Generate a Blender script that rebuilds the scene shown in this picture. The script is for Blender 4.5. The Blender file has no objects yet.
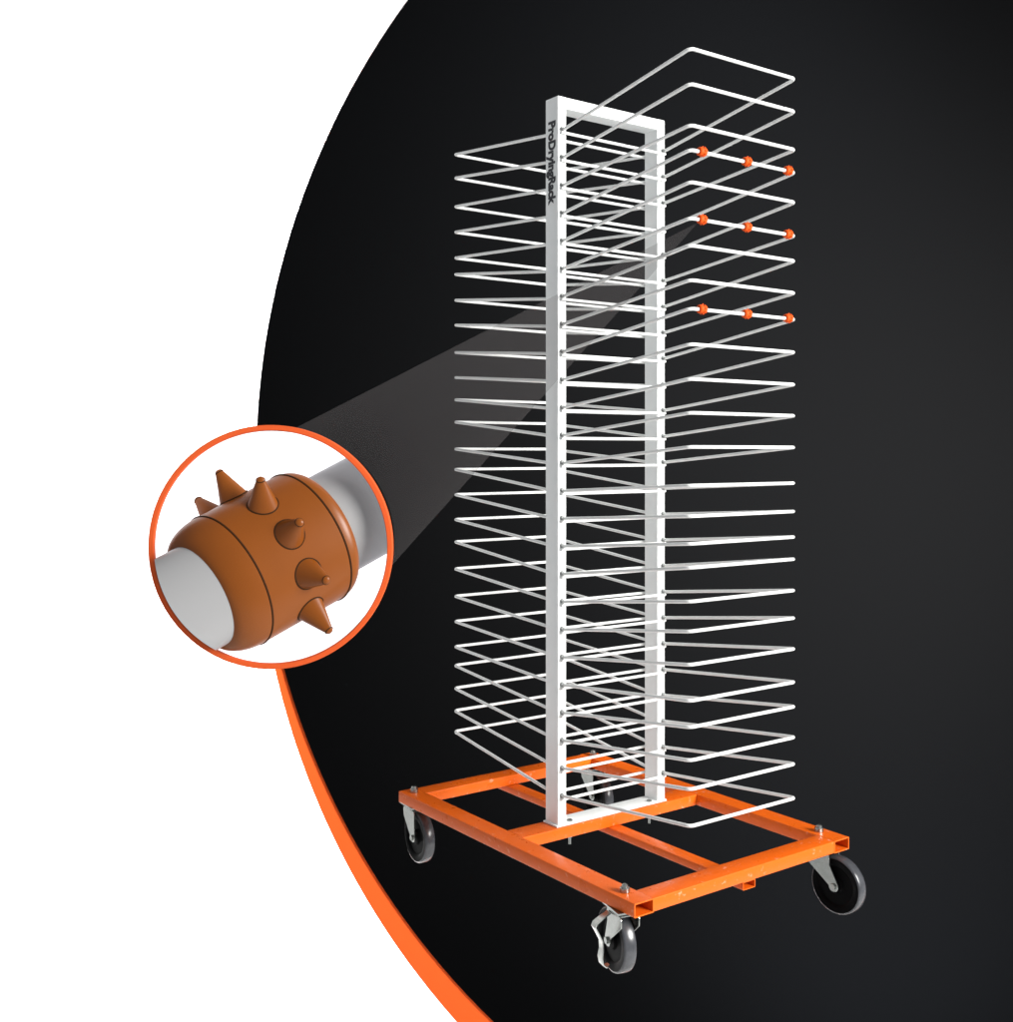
import bpy, bmesh, math, random
from mathutils import Vector, Matrix
random.seed(4)
S = bpy.context.scene
COL = S.collection
PI = math.pi

# ------------------------------------------------------------------ camera
YAW = 0.9463
CAM = Vector((-1.7324, -1.9029, 1.0245))
FPX = 1127.5
cd = bpy.data.cameras.new('camera')
cam = bpy.data.objects.new('camera', cd)
COL.objects.link(cam)
cam.location = CAM
cam.rotation_euler = (PI / 2, 0, YAW - PI / 2)
cd.sensor_fit = 'HORIZONTAL'
cd.sensor_width = 36
cd.lens = 36 * FPX / 1013
cd.shift_x = 1.2 / 1013
cd.shift_y = -(511 - 452.4) / 1013
cd.clip_end = 100
S.camera = cam
FW = Vector((math.cos(YAW), math.sin(YAW), 0))
RT = Vector((math.sin(YAW), -math.cos(YAW), 0))
UP = Vector((0, 0, 1))


def room(lat, z, depth):
    """studio coordinates: metres to the right, world height, metres away from the camera"""
    return CAM + RT * lat + FW * depth + UP * (z - CAM.z)


# ------------------------------------------------------------------ light
w = bpy.data.worlds.new('World')
S.world = w
w.use_nodes = True
bg = w.node_tree.nodes['Background']
bg.inputs[0].default_value = (0.96, 0.98, 1.0, 1)
bg.inputs[1].default_value = 0.45


def lamp(name, kind, loc, target, power, size, color=(1, 1, 1), sy=None, **kw):
    d = bpy.data.lights.new(name, kind)
    d.energy = power
    d.color = color
    if kind == 'AREA':
        d.shape = 'RECTANGLE' if sy else 'DISK'
        d.size = size
        if sy:
            d.size_y = sy
    else:
        d.shadow_soft_size = size
    for k, v in kw.items():
        setattr(d, k, v)
    o = bpy.data.objects.new(name, d)
    COL.objects.link(o)
    o.location = loc
    o.rotation_euler = (Vector(target) - Vector(loc)).to_track_quat('-Z', 'Y').to_euler()
    return o


lamp('key_softbox', 'AREA', (2.3, -5.9, 3.0), (0.4, 0.4, 0.9), 1300, 3.2, (1, 0.985, 0.95))
lamp('added_sheen_lamp', 'AREA', room(0.5, 3.6, 4.4), (0.4, 0.5, 0.4), 14, 1.4, sy=0.8)  # added lamp out of view, for a sheen on the orange rail tops
lamp('backdrop_spot', 'SPOT', room(1.75, 1.0, 2.75), room(1.5, 1.0, 5.0), 3000, 0.15, (1, 0.96, 0.89), spot_size=math.radians(117), spot_blend=1.0)
lamp('backdrop_spot', 'SPOT', room(1.2, 3.0, 3.4), room(0.75, 2.3, 5.0), 520, 0.15, (0.9, 0.95, 1), spot_size=math.radians(110), spot_blend=1.0)
lamp('backdrop_spot', 'SPOT', room(1.7, -1.5, 3.4), room(1.7, -0.9, 5.0), 850, 0.15, (0.9, 0.95, 1), spot_size=math.radians(100), spot_blend=1.0)
lamp('wall_wash_high', 'AREA', room(-0.75, 2.0, 5.7), room(-2.1, 2.2, 6.9), 140, 0.6)
lamp('wall_wash_low', 'AREA', room(-0.45, -0.6, 5.7), room(-1.6, -0.9, 6.9), 170, 0.6)

S.view_settings.view_transform = 'Standard'
S.view_settings.look = 'None'
S.view_settings.exposure = 0
S.view_settings.gamma = 1
S.view_settings.use_curve_mapping = False
S.render.engine = 'CYCLES'
S.cycles.max_bounces = 10
S.cycles.transparent_max_bounces = 16


# ------------------------------------------------------------------ materials
def mat(name, color, rough=0.5, metal=0.0, spec=0.5, bump=0.0, bscale=200.0, var=0.0, vscale=8.0, rvar=0.0, coat=0.0, emit=0.0):
    m = bpy.data.materials.new(name)
    m.use_nodes = True
    nt = m.node_tree
    b = nt.nodes['Principled BSDF']
    b.inputs['Base Color'].default_value = (*color, 1)
    b.inputs['Roughness'].default_value = rough
    b.inputs['Metallic'].default_value = metal
    b.inputs['Specular IOR Level'].default_value = spec
    b.inputs['Coat Weight'].default_value = coat
    if emit:
        b.inputs['Emission Color'].default_value = (*color, 1)
        b.inputs['Emission Strength'].default_value = emit
    tc = nt.nodes.new('ShaderNodeTexCoord')
    if var:
        n = nt.nodes.new('ShaderNodeTexNoise')
        n.inputs['Scale'].default_value = vscale
        n.inputs['Detail'].default_value = 5
        nt.links.new(tc.outputs['Object'], n.inputs['Vector'])
        r = nt.nodes.new('ShaderNodeValToRGB')
        r.color_ramp.elements[0].position = 0.3
        r.color_ramp.elements[1].position = 0.7
        r.color_ramp.elements[0].color = (*[c * (1 - var) for c in color], 1)
        r.color_ramp.elements[1].color = (*[min(1, c * (1 + var)) for c in color], 1)
        nt.links.new(n.outputs['Fac'], r.inputs['Fac'])
        nt.links.new(r.outputs['Color'], b.inputs['Base Color'])
    if rvar:
        n = nt.nodes.new('ShaderNodeTexNoise')
        n.inputs['Scale'].default_value = 30
        n.inputs['Detail'].default_value = 6
        nt.links.new(tc.outputs['Object'], n.inputs['Vector'])
        mr = nt.nodes.new('ShaderNodeMapRange')
        mr.inputs['From Min'].default_value = 0.35
        mr.inputs['From Max'].default_value = 0.65
        mr.inputs['To Min'].default_value = max(0.05, rough - rvar)
        mr.inputs['To Max'].default_value = rough + rvar
        nt.links.new(n.outputs['Fac'], mr.inputs['Value'])
        nt.links.new(mr.outputs['Result'], b.inputs['Roughness'])
    if bump:
        n = nt.nodes.new('ShaderNodeTexNoise')
        n.inputs['Scale'].default_value = bscale
        n.inputs['Detail'].default_value = 4
        nt.links.new(tc.outputs['Object'], n.inputs['Vector'])
        bn = nt.nodes.new('ShaderNodeBump')
        bn.inputs['Strength'].default_value = bump
        bn.inputs['Distance'].default_value = 0.002
        nt.links.new(n.outputs['Fac'], bn.inputs['Height'])
        nt.links.new(bn.outputs['Normal'], b.inputs['Normal'])
    return m


M_WHITE = mat('white_powder_coat', (0.77, 0.79, 0.79), 0.42, bump=0.05, bscale=350, var=0.02, vscale=14)
M_WIRE = mat('white_wire_coat', (0.69, 0.70, 0.695), 0.4, var=0.03, vscale=30)
M_ORANGE = mat('orange_enamel', (0.62, 0.098, 0.005), 0.33, spec=0.24, bump=0.02, bscale=30, rvar=0.06)
M_ZINC = mat('zinc_plated_steel', (0.33, 0.345, 0.33), 0.24, metal=0.95, bump=0.05, bscale=120, var=0.08, vscale=50)
M_CLIP = mat('dull_steel', (0.30, 0.31, 0.31), 0.45, metal=0.6)
M_CORE = mat('black_wheel_core', (0.002, 0.002, 0.0023), 0.42, spec=0.03)
M_TYRE = mat('dark_rubber_tread', (0.04, 0.042, 0.048), 0.25, var=0.2, vscale=60)


def glare_scuff(m, color, thr=0.60, amount=0.5):  # random pale flecks: glare glints put into the paint colour, along with scuffs
    nt = m.node_tree
    b = nt.nodes['Principled BSDF']
    tc = nt.nodes.new('ShaderNodeTexCoord')
    n = nt.nodes.new('ShaderNodeTexNoise')
    n.inputs['Scale'].default_value = 38
    n.inputs['Detail'].default_value = 7
    n.inputs['Roughness'].default_value = 0.7
    nt.links.new(tc.outputs['Object'], n.inputs['Vector'])
    mr = nt.nodes.new('ShaderNodeMapRange')
    mr.inputs['From Min'].default_value = thr
    mr.inputs['From Max'].default_value = thr + 0.05
    mr.inputs['To Max'].default_value = amount
    nt.links.new(n.outputs['Fac'], mr.inputs['Value'])
    mx = nt.nodes.new('ShaderNodeMix')
    mx.data_type = 'RGBA'
    mx.inputs[6].default_value = b.inputs['Base Color'].default_value
    mx.inputs[7].default_value = (*color, 1)
    nt.links.new(mr.outputs['Result'], mx.inputs[0])
    nt.links.new(mx.outputs[2], b.inputs['Base Color'])


glare_scuff(M_ORANGE, (0.75, 0.33, 0.22))
M_INK = mat('black_ink', (0.012, 0.013, 0.02), 0.6)
M_BLACK = mat('matt_black_panel', (0.00138, 0.00144, 0.0016), 1.0, spec=0.0)
M_DISC = mat('orange_panel', (0.56, 0.070, 0.0105), 0.8, spec=0.1)
M_WALL = mat('white_studio_wall', (0.88, 0.88, 0.88), 0.9, spec=0.1)
M_RING = mat('orange_ring', (0.52, 0.072, 0.013), 0.7, spec=0.2)
M_DISH = mat('white_added_glow', (0.86, 0.865, 0.89), 0.8, spec=0.1, emit=0.9)  # glow added to the dish, keeps it white where the bead shades it
M_BEAD = mat('orange_rubber_bead', (0.58, 0.064, 0.004), 0.6, spec=0.15)
M_BROWN = mat('brown_orange_rubber', (0.16, 0.042, 0.0036), 0.36, spec=0.25, var=0.03, vscale=12)
M_LINE = mat('dark_seam', (0.03, 0.011, 0.003), 0.7, spec=0.1)
M_ROD = mat('grey_rod', (0.225, 0.225, 0.23), 0.35, spec=0.4)
M_ARM = mat('black_arm', (0.004, 0.004, 0.004), 0.9, spec=0.0)


def beam_mat():
    m = bpy.data.materials.new('smoky_beam')
    m.use_nodes = True
    nt = m.node_tree
    for n in list(nt.nodes):
        if n.type != 'OUTPUT_MATERIAL':
            nt.nodes.remove(n)
    out = [n for n in nt.nodes if n.type == 'OUTPUT_MATERIAL'][0]
    t = nt.nodes.new('ShaderNodeBsdfTransparent')
    d = nt.nodes.new('ShaderNodeBsdfDiffuse')
    d.inputs['Color'].default_value = (0.085, 0.080, 0.082, 1)
    mx = nt.nodes.new('ShaderNodeMixShader')
    mx.inputs[0].default_value = 0.16
    nt.links.new(t.outputs[0], mx.inputs[1])
    nt.links.new(d.outputs[0], mx.inputs[2])
    nt.links.new(mx.outputs[0], out.inputs['Surface'])
    return m


M_BEAM = beam_mat()


# ------------------------------------------------------------------ mesh helpers
def obj(name, bm, m, parent=None, smooth=0, mats=None):
    me = bpy.data.meshes.new(name)
    bm.normal_update()
    bm.to_mesh(me)
    bm.free()
    for q in (mats or [m]):
        me.materials.append(q)
    if smooth:
        me.polygons.foreach_set('use_smooth', [True] * len(me.polygons))
        try:
            me.set_sharp_from_angle(angle=math.radians(smooth))
        except Exception:
            pass
    o = bpy.data.objects.new(name, me)
    COL.objects.link(o)
    if parent:
        o.parent = parent
    return o


def empty(name, loc=(0, 0, 0)):
    o = bpy.data.objects.new(name, None)
    COL.objects.link(o)
    o.location = loc
    o.empty_display_size = 0.05
    return o


def tag(o, label=None, cat=None, group=None, kind=None):
    for k, v in (('label', label), ('category', cat), ('group', group), ('kind', kind)):
        if v:
            o[k] = v
    return o


def box(bm, a, b, bevel=0.0):
    x0, y0, z0 = a
    x1, y1, z1 = b
    t = bmesh.new()
    bmesh.ops.create_cube(t, size=1)
    bmesh.ops.transform(t, matrix=Matrix.Translation(((x0 + x1) / 2, (y0 + y1) / 2, (z0 + z1) / 2)) @ Matrix.Diagonal((x1 - x0, y1 - y0, z1 - z0, 1)), verts=t.verts)
    if bevel:
        bmesh.ops.bevel(t, geom=list(t.edges), offset=bevel, segments=2, affect='EDGES', profile=0.6)
    me = bpy.data.meshes.new('tmp')
    t.to_mesh(me)
    t.free()
    bm.from_mesh(me)
    bpy.data.meshes.remove(me)


def round_path(pts, rad, seg=6):
    out = [Vector(pts[0])]
    for i in range(1, len(pts) - 1):
        p, a, b = Vector(pts[i]), Vector(pts[i - 1]), Vector(pts[i + 1])
        u, v = (a - p).normalized(), (b - p).normalized()
        ang = u.angle(v)
        d = rad / math.tan(ang / 2)
        s, e = p + u * d, p + v * d
        c = p + (u + v).normalized() * (rad / math.sin(ang / 2))
        for k in range(seg + 1):
            q = (s - c).lerp(e - c, k / seg)
            out.append(c + q.normalized() * rad)
    out.append(Vector(pts[-1]))
    return out


def sweep(bm, path, r, n=10, cap=True):
    rings = []
    ref = None
    for i, p in enumerate(path):
        if i == 0:
            t = path[1] - p
        elif i == len(path) - 1:
            t = p - path[i - 1]
        else:
            t = (path[i + 1] - p).normalized() + (p - path[i - 1]).normalized()
        t.normalize()
        if ref is None:
            ref = t.orthogonal().normalized()
        ref = (ref - t * ref.dot(t)).normalized()
        bi = t.cross(ref)
        rings.append([bm.verts.new(p + (ref * math.cos(2 * PI * k / n) + bi * math.sin(2 * PI * k / n)) * r) for k in range(n)])
    for a, b in zip(rings, rings[1:]):
        for k in range(n):
            bm.faces.new((a[k], a[(k + 1) % n], b[(k + 1) % n], b[k]))
    if cap:
        bm.faces.new(rings[0][::-1])
        bm.faces.new(rings[-1])


def lathe(bm, prof, origin=(0, 0, 0), axis=(0, 0, 1), n=48, closed=False):
    """prof: (along, radius) pairs turned about axis through origin"""
    o, a = Vector(origin), Vector(axis).normalized()
    u = a.orthogonal().normalized()
    v = a.cross(u)
    rings = []
    for s, r in prof:
        if r < 1e-7:
            rings.append([bm.verts.new(o + a * s)])
        else:
            rings.append([bm.verts.new(o + a * s + (u * math.cos(2 * PI * k / n) + v * math.sin(2 * PI * k / n)) * r) for k in range(n)])
    prs = list(zip(rings, rings[1:]))
    if closed:
        prs.append((rings[-1], rings[0]))
    for A, B in prs:
        for k in range(n):
            k2 = (k + 1) % n
            if len(A) == 1 and len(B) == 1:
                continue
            if len(A) == 1:
                bm.faces.new((A[0], B[k], B[k2]))
            elif len(B) == 1:
                bm.faces.new((A[k], A[k2], B[0]))
            else:
                bm.faces.new((A[k], A[k2], B[k2], B[k]))
    bmesh.ops.recalc_face_normals(bm, faces=bm.faces)


def cyl(bm, a, b, r, n=24, ch=0.0):
    a, b = Vector(a), Vector(b)
    L = (b - a).length
    pr = [(0, 0), (0, r - ch), (ch, r), (L - ch, r), (L, r - ch), (L, 0)] if ch else [(0, 0), (0, r), (L, r), (L, 0)]
    lathe(bm, pr, a, b - a, n)


def hexbolt(bm, x, y, z, af=0.0118, h=0.017):
    lathe(bm, [(0, 0), (0, af * 0.9), (0.001, af), (h * 0.6, af), (h * 0.68, af * 0.9), (h * 0.7, af * 0.72), (h, af * 0.66), (h + 0.0015, af * 0.5), (h + 0.0015, 0)], (x, y, z), n=12)


# ------------------------------------------------------------------ setting
FLOOR_Z = -2.69


def px(x, y, depth):
    return ((x - 506.5) / FPX * depth, CAM.z - (y - 452.4) / FPX * depth)


bm = bmesh.new()
c = [room(-9, FLOOR_Z, 7.0), room(9, FLOOR_Z, 7.0), room(9, 7, 7.0), room(-9, 7, 7.0)]
c2 = [p + FW * 0.1 for p in c]
v = [bm.verts.new(p) for p in c + c2]
for f in ((0, 1, 2, 3), (7, 6, 5, 4), (0, 4, 5, 1), (1, 5, 6, 2), (2, 6, 7, 3), (3, 7, 4, 0)):
    bm.faces.new([v[i] for i in f])
bmesh.ops.recalc_face_normals(bm, faces=bm.faces)
tag(obj('backdrop', bm, M_WALL), kind='structure')
bm = bmesh.new()
c = [room(-9, FLOOR_Z, -4), room(9, FLOOR_Z, -4), room(9, FLOOR_Z, 7.0), room(-9, FLOOR_Z, 7.0)]
bm.faces.new([bm.verts.new(p) for p in c])
tag(obj('floor', bm, M_WALL), kind='structure')

# the two round panels standing behind the rack
D_B, D_O = 5.0, 5.012
lx, lz = px(1035.97, 461.85, D_B)
bm = bmesh.new()
R = 778.8 / FPX * D_B
lathe(bm, [(0, 0), (0, R), (0.006, R), (0.006, 0)], room(lx, lz, D_B), FW, 256)
tag(obj('backdrop_disc', bm, M_BLACK), 'huge matt black disc standing behind the wire rack', 'backdrop disc')
lx, lz = px(1043.61, 496.62, D_O)
R = 786.7 / FPX * D_O
bm = bmesh.new()
lathe(bm, [(0, 0), (0, R), (0.006, R), (0.006, 0)], room(lx, lz, D_O), FW, 256)
tag(obj('backdrop_disc', bm, M_DISC), 'orange disc showing as a crescent along the lower left edge of the black one', 'backdrop disc')

# ------------------------------------------------------------------ rack
W, L, TH, TW = 0.7688, 1.0513, 0.0327, 0.060
X0, X1, WP, DP, YC, H = 0.1855, 0.5861, 0.029, 0.0549, 0.5397, 2.0
YF, YB = YC - DP / 2, YC + DP / 2
ZB, DZ = 0.0828, 0.0760
LF, LB, XS0, XS1 = 0.0237, 1.053, 0.2009, 0.5804
CAST = 0.167
RW = 0.0044

rack = empty('drying_rack', (W / 2, YC, -TH - CAST))
tag(rack, 'tall white wire drying rack on an orange wheeled base', 'drying rack')
RK = Vector(rack.location)


def part(name, bm, m, parent=None, smooth=0, label=None):
    """part built in world coordinates, parented under the rack"""
    p = parent or rack
    o = obj(name, bm, m, p, smooth)
    base = RK.copy()
    o.location = -base if p is rack else (0, 0, 0)
    if label:
        o['label'] = label
    return o


def tube(bm, x0, x1, y0, y1, z0, z1, axis, t=0.003):
    """hollow rectangular tube, open at both ends"""
    def ring(s, q):
        if axis == 'y':
            return [(x0 + q, s, z0 + q), (x1 - q, s, z0 + q), (x1 - q, s, z1 - q), (x0 + q, s, z1 - q)]
        return [(s, y0 + q, z0 + q), (s, y1 - q, z0 + q), (s, y1 - q, z1 - q), (s, y0 + q, z1 - q)]
    a, b = (y0, y1) if axis == 'y' else (x0, x1)
    V = [[bm.verts.new(p) for p in ring(s, q)] for s, q in ((a, 0), (b, 0), (b, t), (a, t))]
    for i in range(4):
        A, B = V[i], V[(i + 1) % 4]
        for k in range(4):
            bm.faces.new((A[k], A[(k + 1) % 4], B[(k + 1) % 4], B[k]))
    bmesh.ops.recalc_face_normals(bm, faces=bm.faces)
    es = [e for e in bm.edges if e.calc_length() > 0.1 and any(abs(vv.co.z - z1) < 1e-6 or abs(vv.co.z - z0) < 1e-6 for vv in e.verts)]
    bmesh.ops.bevel(bm, geom=es, offset=0.0022, segments=3, affect='EDGES', profile=0.5)


for x in (0, W - TW):
    bm = bmesh.new()
    tube(bm, x, x + TW, 0, L, -TH, 0, 'y')
    part('side_rail', bm, M_ORANGE, smooth=40)
for y in (0.0008, L - TW - 0.0008):
    bm = bmesh.new()
    tube(bm, TW + 0.0003, W - TW - 0.0003, y, y + TW, -TH + 0.0006, -0.0006, 'x')
    part('end_rail', bm, M_ORANGE, smooth=40)
bm = bmesh.new()
tube(bm, TW + 0.0003, W - TW - 0.0003, YC - 0.036, YC + 0.036, -TH + 0.0006, -0.0006, 'x')
part('cross_rail', bm, M_ORANGE, smooth=40)
bm = bmesh.new()
tube(bm, W / 2 - 0.022, W / 2 + 0.022, 0.004, L - 0.004, -TH - 0.0205, -TH - 0.0002, 'y', 0.002)
part('centre_rail', bm, M_ORANGE, smooth=40)

# upright frame
for x, nm in ((X0, 'near'), (X1 - WP, 'far')):
    bm = bmesh.new()
    box(bm, (x, YF, 0.0045), (x + WP, YB, H), 0.0022)
    p = part('post', bm, M_WHITE, smooth=40)
    if nm == 'near':
        near_post = p
bm = bmesh.new()
box(bm, (X0 + WP - 0.001, YF + 0.0004, H - 0.0315), (X1 - WP + 0.001, YB - 0.0004, H - 0.0004), 0.002)
part('top_bar', bm, M_WHITE, smooth=40)
bm = bmesh.new()
box(bm, (X0 - 0.006, YF - 0.003, 0.0), (X1 + 0.005, YB + 0.003, 0.0052), 0.0012)
part('foot_plate', bm, M_WHITE, smooth=40)

# lettering down the outer face of the near post
tc = bpy.data.curves.new('lettering', 'FONT')
tc.body = 'ProDryingRack'
tc.size = 0.0345
tc.space_character = 1.0
tc.offset = 0.0017
tc.extrude = 0.0003
tc.resolution_u = 4
to = bpy.data.objects.new('lettering_text', tc)
COL.objects.link(to)
bpy.context.view_layer.update()
me = bpy.data.meshes.new_from_object(to.evaluated_get(bpy.context.evaluated_depsgraph_get()))
bpy.data.objects.remove(to)
xs = [q.co.x for q in me.vertices]
ys = [q.co.y for q in me.vertices]
LEN = 0.229
sx = LEN / (max(xs) - min(xs))
ymid = 0.0115
bm = bmesh.new()
bm.from_mesh(me)
bpy.data.meshes.remove(me)
for q in bm.verts:
    tx, ty, tz = (q.co.x - min(xs)) * sx, (q.co.y - ymid) * sx * 1.12, q.co.z
    q.co = Vector((X0 - 0.0004 - tz, YC - 0.001 - ty, H - 0.0645 - tx))
lt = obj('lettering', bm, M_INK, near_post)
tag(lt, 'black lettering reading ProDryingRack down the post')

# wire shelves: a closed loop of wire on the front of the posts and one on the back
RF = [0.083, 0.0745, 0.0517, 0.0687, 0.0678, 0.0574, 0.0684, 0.0616, 0.0695, 0.0604, 0.0532, 0.0484, 0.0427, 0.0263, 0.0291, 0.0391, 0.058, 0.0531, 0.0578, 0.0541, 0.044, 0.0568, 0.0536, 0.0605, 0.0483]
RB = [0.049, 0.0516, 0.038, 0.0344, 0.0298, 0.0546, 0.0498, 0.048, 0.0382, 0.0361, 0.0425, 0.0489, 0.0406, 0.0529, 0.0502, 0.0482, 0.0542, 0.0459, 0.0361, 0.0331, 0.0301, 0.0475, 0.0523, 0.0577, 0.0688]
for i in range(25):
    z = ZB + DZ * (24 - i)
    for yface, yend, rise, sg in ((YF, LF, RF[i], -1), (YB, LB, RB[i], 1)):
        bm = bmesh.new()
        zt = z + rise
        sweep(bm, round_path([(XS0, yface - sg * 0.004, z), (XS0, yend, zt), (XS1, yend, zt), (XS1, yface - sg * 0.004, z)], 0.013), RW, 10)
        sweep(bm, [Vector((X0 + 0.008, yface + sg * (RW + 0.0005), z - 0.0075)), Vector((X1 - 0.003, yface + sg * (RW + 0.0005), z - 0.0075))], RW * 0.92, 10)
        sh = part('wire_shelf', bm, M_WIRE, smooth=50)
        if sg < 0:
            for x in (XS0, XS1):
                bm = bmesh.new()
                lathe(bm, [(0, 0), (0, 0.0062), (0.003, 0.0062), (0.003, 0)], (x - 0.003, yface + 0.0003, z + 0.0035), (0, -1, 0), 14)
                lathe(bm, [(0.003, 0), (0.003, 0.0052), (0.008, 0.0052), (0.008, 0)], (x - 0.003, yface + 0.0003, z + 0.0035), (0, -1, 0), 6)
                obj('clip', bm, M_CLIP, sh)

# bolts: four over the casters, two through the foot plate
for x, y in ((0.030, 0.066), (W - 0.031, 0.074), (0.032, L - 0.036), (W - 0.032, L - 0.036)):
    bm = bmesh.new()
    hexbolt(bm, x, y, 0.0)
    part('bolt', bm, M_ZINC, smooth=30)
for x in (X0 + WP + 0.022, X1 - WP - 0.022):
    bm = bmesh.new()
    lathe(bm, [(0.0095, 0), (0.0095, 0.006), (0.0085, 0.0075), (0.0052, 0.0075), (0.0052, 0.004), (-TH - 0.0005, 0.004), (-TH - 0.0005, 0.0075), (-TH - 0.0065, 0.0075), (-TH - 0.0065, 0.004), (-TH - 0.026, 0.004), (-TH - 0.026, 0)], (x, YC - 0.016, 0), n=14)
    part('bolt', bm, M_ZINC, smooth=30)


# casters
def caster(x, y, theta, trail, brake):
    """theta: how far the wheel's face is turned away from the viewer's side"""
    c_ = -FW
    l_ = -RT
    n = (c_ * math.cos(theta) + l_ * math.sin(theta)).normalized()
    t = (RT * math.cos(theta) - FW * math.sin(theta)).normalized()
    o = Vector((x, y, -TH))

    def P(a, b, z):           # a along the trail, b along the axle, z below the rail
        return o + t * a + n * b + UP * z
    zc = -(CAST - 0.0755)
    bm = bmesh.new()          # swivel plate and raceway
    pts = [(-0.042, -0.034), (0.042, -0.034), (0.042, 0.034), (-0.042, 0.034)]
    top = [bm.verts.new(P(a, b, -0.0003)) for a, b in pts]
    bot = [bm.verts.new(P(a, b, -0.0045)) for a, b in pts]
    bm.faces.new(top)
    bm.faces.new(bot[::-1])
    for k in range(4):
        bm.faces.new((top[k], bot[k], bot[(k + 1) % 4], top[(k + 1) % 4]))
    lathe(bm, [(0.0045, 0), (0.0045, 0.028), (0.009, 0.030), (0.012, 0.026), (0.012, 0)], o, -UP, 28)
    root = part('caster', bm, M_ZINC, smooth=35)
    # fork: crown plus two tapering cheeks
    bm = bmesh.new()
    hw = 0.0215

    def plate(b0, b1, outline):
        A = [bm.verts.new(P(a, b0, z)) for a, z in outline]
        B = [bm.verts.new(P(a, b1, z)) for a, z in outline]
        bm.faces.new(A)
        bm.faces.new(B[::-1])
        for k in range(len(A)):
            k2 = (k + 1) % len(A)
            bm.faces.new((A[k], B[k], B[k2], A[k2]))
    outl = [(-0.034, -0.0125), (0.034, -0.0125), (0.038, -0.022), (0.037, -0.038)]
    a0 = trail
    for k in range(9):
        an = math.radians(20 - 200 * k / 8)
        outl.append((a0 + 0.0145 * math.cos(an), zc + 0.0145 * math.sin(an)))
    outl += [(-0.034, -0.042), (-0.038, -0.022)]
    plate(hw, hw + 0.003, outl)
    plate(-hw - 0.003, -hw, outl)
    crown = [(-0.031, -0.0122), (0.031, -0.0122), (0.031, -0.0155), (-0.031, -0.0155)]
    plate(-hw, hw, crown)
    bmesh.ops.recalc_face_normals(bm, faces=bm.faces)
    bmesh.ops.bevel(bm, geom=[e for e in bm.edges], offset=0.0007, segments=1, affect='EDGES')
    obj('fork', bm, M_ZINC, root, 35)
    # wheel core and tyre
    wc = P(trail, 0, zc)
    bm = bmesh.new()
    pr = [(-0.0165, 0), (-0.0165, 0.020), (-0.011, 0.024), (-0.0105, 0.050), (-0.0158, 0.056), (-0.0164, 0.0700), (0.0164, 0.0700), (0.0158, 0.056), (0.0105, 0.050), (0.011, 0.024), (0.0165, 0.020), (0.0165, 0)]
    lathe(bm, pr, wc, n, 56)
    obj('wheel', bm, M_CORE, root, 40)
    bm = bmesh.new()
    pr = [(-0.0150, 0.0690), (-0.0164, 0.0703), (-0.0150, 0.0733), (-0.0115, 0.0750), (0, 0.0755), (0.0115, 0.0750), (0.0150, 0.0733), (0.0164, 0.0703), (0.0150, 0.0690)]
    lathe(bm, pr, wc, n, 64, closed=True)
    obj('tyre', bm, M_TYRE, root, 40)
    bm = bmesh.new()
    cyl(bm, P(trail, -hw - 0.007, zc), P(trail, hw + 0.007, zc), 0.0048, 16, 0.001)
    lathe(bm, [(0, 0), (0, 0.0085), (0.005, 0.0085), (0.005, 0)], P(trail, hw + 0.0031, zc), n, 6)
    lathe(bm, [(0, 0), (0, 0.0085), (0.005, 0.0085), (0.005, 0)], P(trail, -hw - 0.0031, zc), -n, 6)
    obj('axle_bolt', bm, M_ZINC, root, 30)
    if brake:
        bm = bmesh.new()
        prof = [(0.026, -0.020), (0.046, -0.030), (0.062, -0.040), (0.066, -0.048), (0.056, -0.066), (0.047, -0.084), (0.046, -0.104), (0.049, -0.122), (0.046, -0.138), (0.036, -0.146), (0.027, -0.142)]
        wd = [0.009, 0.010, 0.011, 0.011, 0.010, 0.009, 0.010, 0.012, 0.011, 0.009, 0.006]
        th = 0.003
        ac = trail * 0.5 - 0.004
        rows = []
        for k, ((b, z), q) in enumerate(zip(prof, wd)):
            p0, p1 = prof[max(0, k - 1)], prof[min(len(prof) - 1, k + 1)]
            tv = Vector((p1[0] - p0[0], p1[1] - p0[1])).normalized()
            nb, nz = tv.y * th / 2, -tv.x * th / 2
            rows.append([bm.verts.new(P(ac + sa * q, b + sb * nb, z + sb * nz)) for sa, sb in ((-1, 1), (1, 1), (1, -1), (-1, -1))])
        for A, B in zip(rows, rows[1:]):
            for k in range(4):
                bm.faces.new((A[k], A[(k + 1) % 4], B[(k + 1) % 4], B[k]))
        bm.faces.new(rows[0])
        bm.faces.new(rows[-1][::-1])
        bmesh.ops.recalc_face_normals(bm, faces=bm.faces)
        obj('brake_lever', bm, M_ZINC, root, 40)
    return root


caster(0.030, 0.072, math.radians(69), -0.034, True)
caster(W - 0.032, 0.062, math.radians(50), 0.050, False)
caster(0.036, L - 0.040, math.radians(60), 0.026, False)
caster(W - 0.036, L - 0.040, math.radians(62), 0.030, False)

# ------------------------------------------------------------------ spiked beads
def bead_profile(R, r, half, fil, fil2):
    pr = [(-half - fil, r)]
    for k in range(0, 9):
        a = PI / 2 * k / 8
        pr.append((-half - fil * math.cos(a), r + (R - r) * math.sin(a)))
    for k in range(8, -1, -1):
        a = PI / 2 * k / 8
        pr.append((half + fil2 * math.cos(a), r + (R - r) * math.sin(a)))
    return pr


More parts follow.
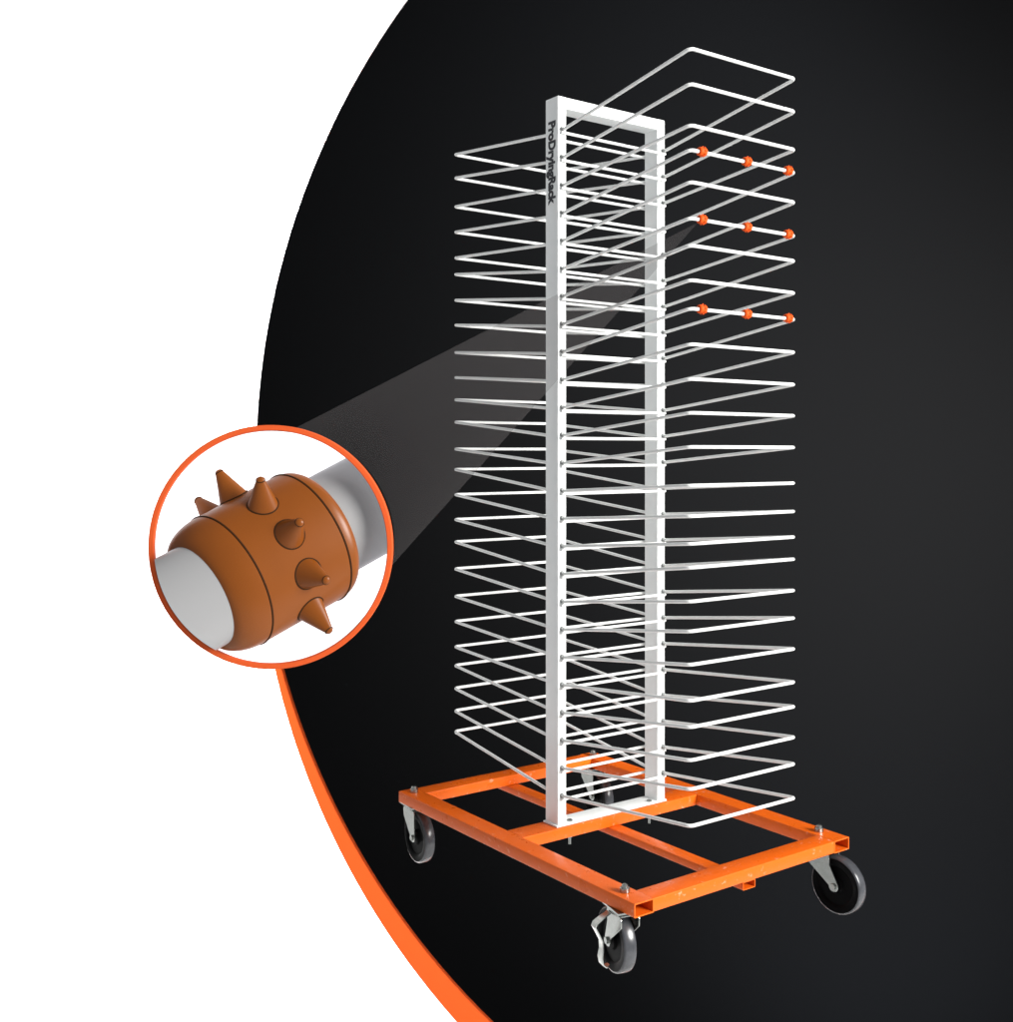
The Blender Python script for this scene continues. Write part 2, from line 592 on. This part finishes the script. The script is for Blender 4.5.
def small_bead(center):
    bm = bmesh.new()
    lathe(bm, bead_profile(0.0106, RW + 0.0003, 0.0078, 0.0045, 0.0045), (0, 0, 0), (1, 0, 0), 24)
    root = obj('spiked_bead', bm, M_BEAD, None, 40)
    root.location = center
    bm = bmesh.new()
    for k in range(9):
        a = 2 * PI * k / 9 + 0.3
        d = Vector((0, math.cos(a), math.sin(a)))
        lathe(bm, [(0.0092, 0.0034), (0.0132, 0.0018), (0.0137, 0)], (0.0015, 0, 0), d, 8)
    s = obj('spikes', bm, M_BEAD, root, 40)
    return root


def bar_x(pxx, i):
    """where along the front wire a given horizontal picture position falls"""
    lo, hi = XS0, XS1
    for _ in range(50):
        m = (lo + hi) / 2
        d = Vector((m, LF, 0)) - CAM
        if 506.5 + FPX * d.dot(RT) / d.dot(FW) < pxx:
            lo = m
        else:
            hi = m
    return lo


BX = (0.2400, 0.3976, 0.5520)
rows = ((3, 'highest'), (5, 'middle'), (8, 'lowest'))
cols = ('at the near end', 'in the middle', 'at the far end')
apex = None
for i, rn in rows:
    for x, cn in zip(BX, cols):
        p = Vector((x, LF, ZB + DZ * (24 - i) + RF[i] + 0.0012))
        b = small_bead(p)
        tag(b, 'small orange spiked bead %s of the %s beaded wire shelf' % (cn, rn), 'bead', 'orange spiked beads on the front wires')
        if i == 5 and apex is None:
            apex = p

# ------------------------------------------------------------------ round magnifier display
D_I = 2.5
U = D_I / FPX                                  # one picture unit of the display, in metres
lx, lz = px(272, 547, D_I)
IC = room(lx, lz, D_I)
KD = 0.5                                       # the model inside is cast in relief


def I(x, y, n):
    """display coordinates (right, up, outwards) to world"""
    return IC + RT * x * U + UP * y * U - FW * n * U


display = empty('round_display', IC)
tag(display, 'round white display with an added glow and a thin orange rim, left of the rack', 'display')
RO, RI = 122.0, 116.5
bm = bmesh.new()
lathe(bm, [(-8 * U, RI * U), (2 * U, RI * U), (2.6 * U, (RI + 0.6) * U), (2.6 * U, (RO - 0.6) * U), (2 * U, RO * U), (-8 * U, RO * U)], IC, -FW, 160, closed=True)
o = obj('rim', bm, M_RING, display, 40)
o.location = -IC
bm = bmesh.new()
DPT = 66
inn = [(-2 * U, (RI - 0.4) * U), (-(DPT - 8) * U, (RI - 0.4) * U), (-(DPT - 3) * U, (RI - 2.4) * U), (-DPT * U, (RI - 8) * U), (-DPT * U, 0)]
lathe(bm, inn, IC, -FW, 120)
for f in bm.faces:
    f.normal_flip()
o = obj('added_glow_dish', bm, M_DISH, display, 40)
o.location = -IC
bm = bmesh.new()
ou = [(-8.2 * U, (RI + 1.5) * U), (-(DPT - 4) * U, (RI + 1.2) * U), (-(DPT + 2) * U, (RI - 6) * U), (-(DPT + 2) * U, 0)]
lathe(bm, ou, IC, -FW, 120)
o = obj('back_shell', bm, M_ARM, display, 40)
o.location = -IC
# arm that holds the display to the black panel, straight behind it
bm = bmesh.new()
lx5, lz5 = px(300, 545, D_B)
sweep(bm, [I(0, 0, -DPT - 2), room(lx5, lz5, D_B - 0.001)], 0.02, 16)
o = obj('mounting_arm', bm, M_ARM, display, 40)
o.location = -IC

# model of the bead on its rod
t33 = math.radians(33)
AX = Vector((-0.875 * math.cos(t33), -0.485 * math.cos(t33), math.sin(t33)))
BC = Vector((-5.0, -13.5, 0))
N3 = Vector((0, 0, 1))
side = Vector((0.485, -0.875, 0))              # across the rod in the picture, towards lower right
front = side.cross(AX)
if front.z < 0:
    front = -front


NO = -12


def relief(bm, org):
    for q in bm.verts:
        q.co = I(q.co.x, q.co.y, q.co.z * KD + NO) - org


org = I(*BC[:2], NO)
bm = bmesh.new()
lathe(bm, bead_profile(71, 53.5, 50, 20, 35), BC, AX, 96)
relief(bm, org)
model = obj('bead_model', bm, M_BROWN, None, 60)
model.location = org
tag(model, 'large brown spiked bead threaded on a grey rod inside the round display', 'bead model')
for s in (-50, 50):
    bm = bmesh.new()
    r = 1.15
    prof = [(s + r * math.cos(2 * PI * k / 8), 70.9 + r * math.sin(2 * PI * k / 8)) for k in range(8)]
    lathe(bm, prof, BC, AX, 120, closed=True)
    relief(bm, org)
    obj('seam_line', bm, M_LINE, model, 60)
for deg in (-119, -90, -45, -9, 27, 64.6, 150, -165):
    a = math.radians(deg)
    d = (side * math.sin(a) + front * math.cos(a)).normalized()
    b0 = BC + AX * (13 if deg == -119 else 1)
    bm = bmesh.new()
    lathe(bm, [(66, 16.2), (71, 15.2), (100, 4.6), (102, 4.1), (103.6, 2.5), (104, 0)], b0, d, 28)
    relief(bm, org)
    sp = obj('spike', bm, M_BROWN, model, 50)
    # dark line where the spike meets the bead
    bm = bmesh.new()
    e1 = AX
    e2 = d.cross(AX)
    pts = []
    for q in range(37):
        an = 2 * PI * q / 36
        off = e1 * math.cos(an) * 15.4 + e2 * math.sin(an) * 15.4
        h = math.sqrt(71.2 ** 2 - (math.sin(an) * 15.4) ** 2)
        pts.append(b0 + off + d * h)
    sweep(bm, pts, 1.0, 6)
    relief(bm, org)
    obj('seam_line', bm, M_LINE, sp, 60)
    bm = bmesh.new()
    pr = [(101.2 + 0.6 * math.cos(2 * PI * q / 6), 4.3 + 0.6 * math.sin(2 * PI * q / 6)) for q in range(6)]
    lathe(bm, pr, b0, d, 20, closed=True)
    relief(bm, org)
    obj('tip_line', bm, M_LINE, sp, 60)

# the rod, trimmed to the round opening
bm = bmesh.new()
nL, nR = 240, 96
rows_ = []
for a in range(nL + 1):
    s = -190 + 380 * a / nL
    rows_.append([bm.verts.new(BC + AX * s + (side * math.cos(2 * PI * k / nR) + front * math.sin(2 * PI * k / nR)) * 54) for k in range(nR)])
for A, B in zip(rows_, rows_[1:]):
    for k in range(nR):
        bm.faces.new((A[k], A[(k + 1) % nR], B[(k + 1) % nR], B[k]))
bm.faces.new(rows_[0][::-1])
bm.faces.new(rows_[-1])
relief(bm, Vector((0, 0, 0)))
rod = obj('rod_model', bm, M_ROD, None, 60)
bm = bmesh.new()
# the opening's trim is flared a little towards the back, as the display is looked into from the side
front_ring, back_ring = [], []
for nn, lst in ((70, front_ring), (-(DPT - 4), back_ring)):
    k = (D_I - nn * U) / D_I
    ctr = CAM + (IC - CAM) * k
    for q in range(160):
        an = 2 * PI * q / 160
        lst.append(bm.verts.new(ctr + (RT * math.cos(an) + UP * math.sin(an)) * (RI + 0.5) * U * k))
for q in range(160):
    bm.faces.new((front_ring[q], front_ring[(q + 1) % 160], back_ring[(q + 1) % 160], back_ring[q]))
bm.faces.new(front_ring)
bm.faces.new(back_ring[::-1])
bmesh.ops.recalc_face_normals(bm, faces=bm.faces)
cut = obj('cutter', bm, M_ROD)
md = rod.modifiers.new('trim', 'BOOLEAN')
md.operation = 'INTERSECT'
md.object = cut
md.solver = 'EXACT'
bpy.context.view_layer.update()
nm = bpy.data.meshes.new_from_object(rod.evaluated_get(bpy.context.evaluated_depsgraph_get()))
rod.modifiers.clear()
rod.data = nm
nm.name = 'rod_model'
bpy.data.objects.remove(cut)
nm.transform(Matrix.Translation(-org))
rod.location = org
nm.polygons.foreach_set('use_smooth', [True] * len(nm.polygons))
nm.set_sharp_from_angle(angle=math.radians(40))
tag(rod, 'thick light grey rod passing through the brown bead in the round display', 'rod')

# ------------------------------------------------------------------ light cone from bead to display
bm = bmesh.new()
n = 128
base = [bm.verts.new(I(102 * math.cos(2 * PI * k / n), 102 * math.sin(2 * PI * k / n), -DPT - 2.5)) for k in range(n)]
ax = (IC - apex).normalized()
tip = bm.verts.new(apex + ax * 0.012)
for k in range(n):
    bm.faces.new((base[k], base[(k + 1) % n], tip))
bmesh.ops.recalc_face_normals(bm, faces=bm.faces)
for q in bm.verts:
    q.co -= IC
o = obj('light_beam', bm, M_BEAM, None, 60)
o.location = IC
tag(o, 'see-through grey cone spreading from an orange bead to the round display', 'beam')
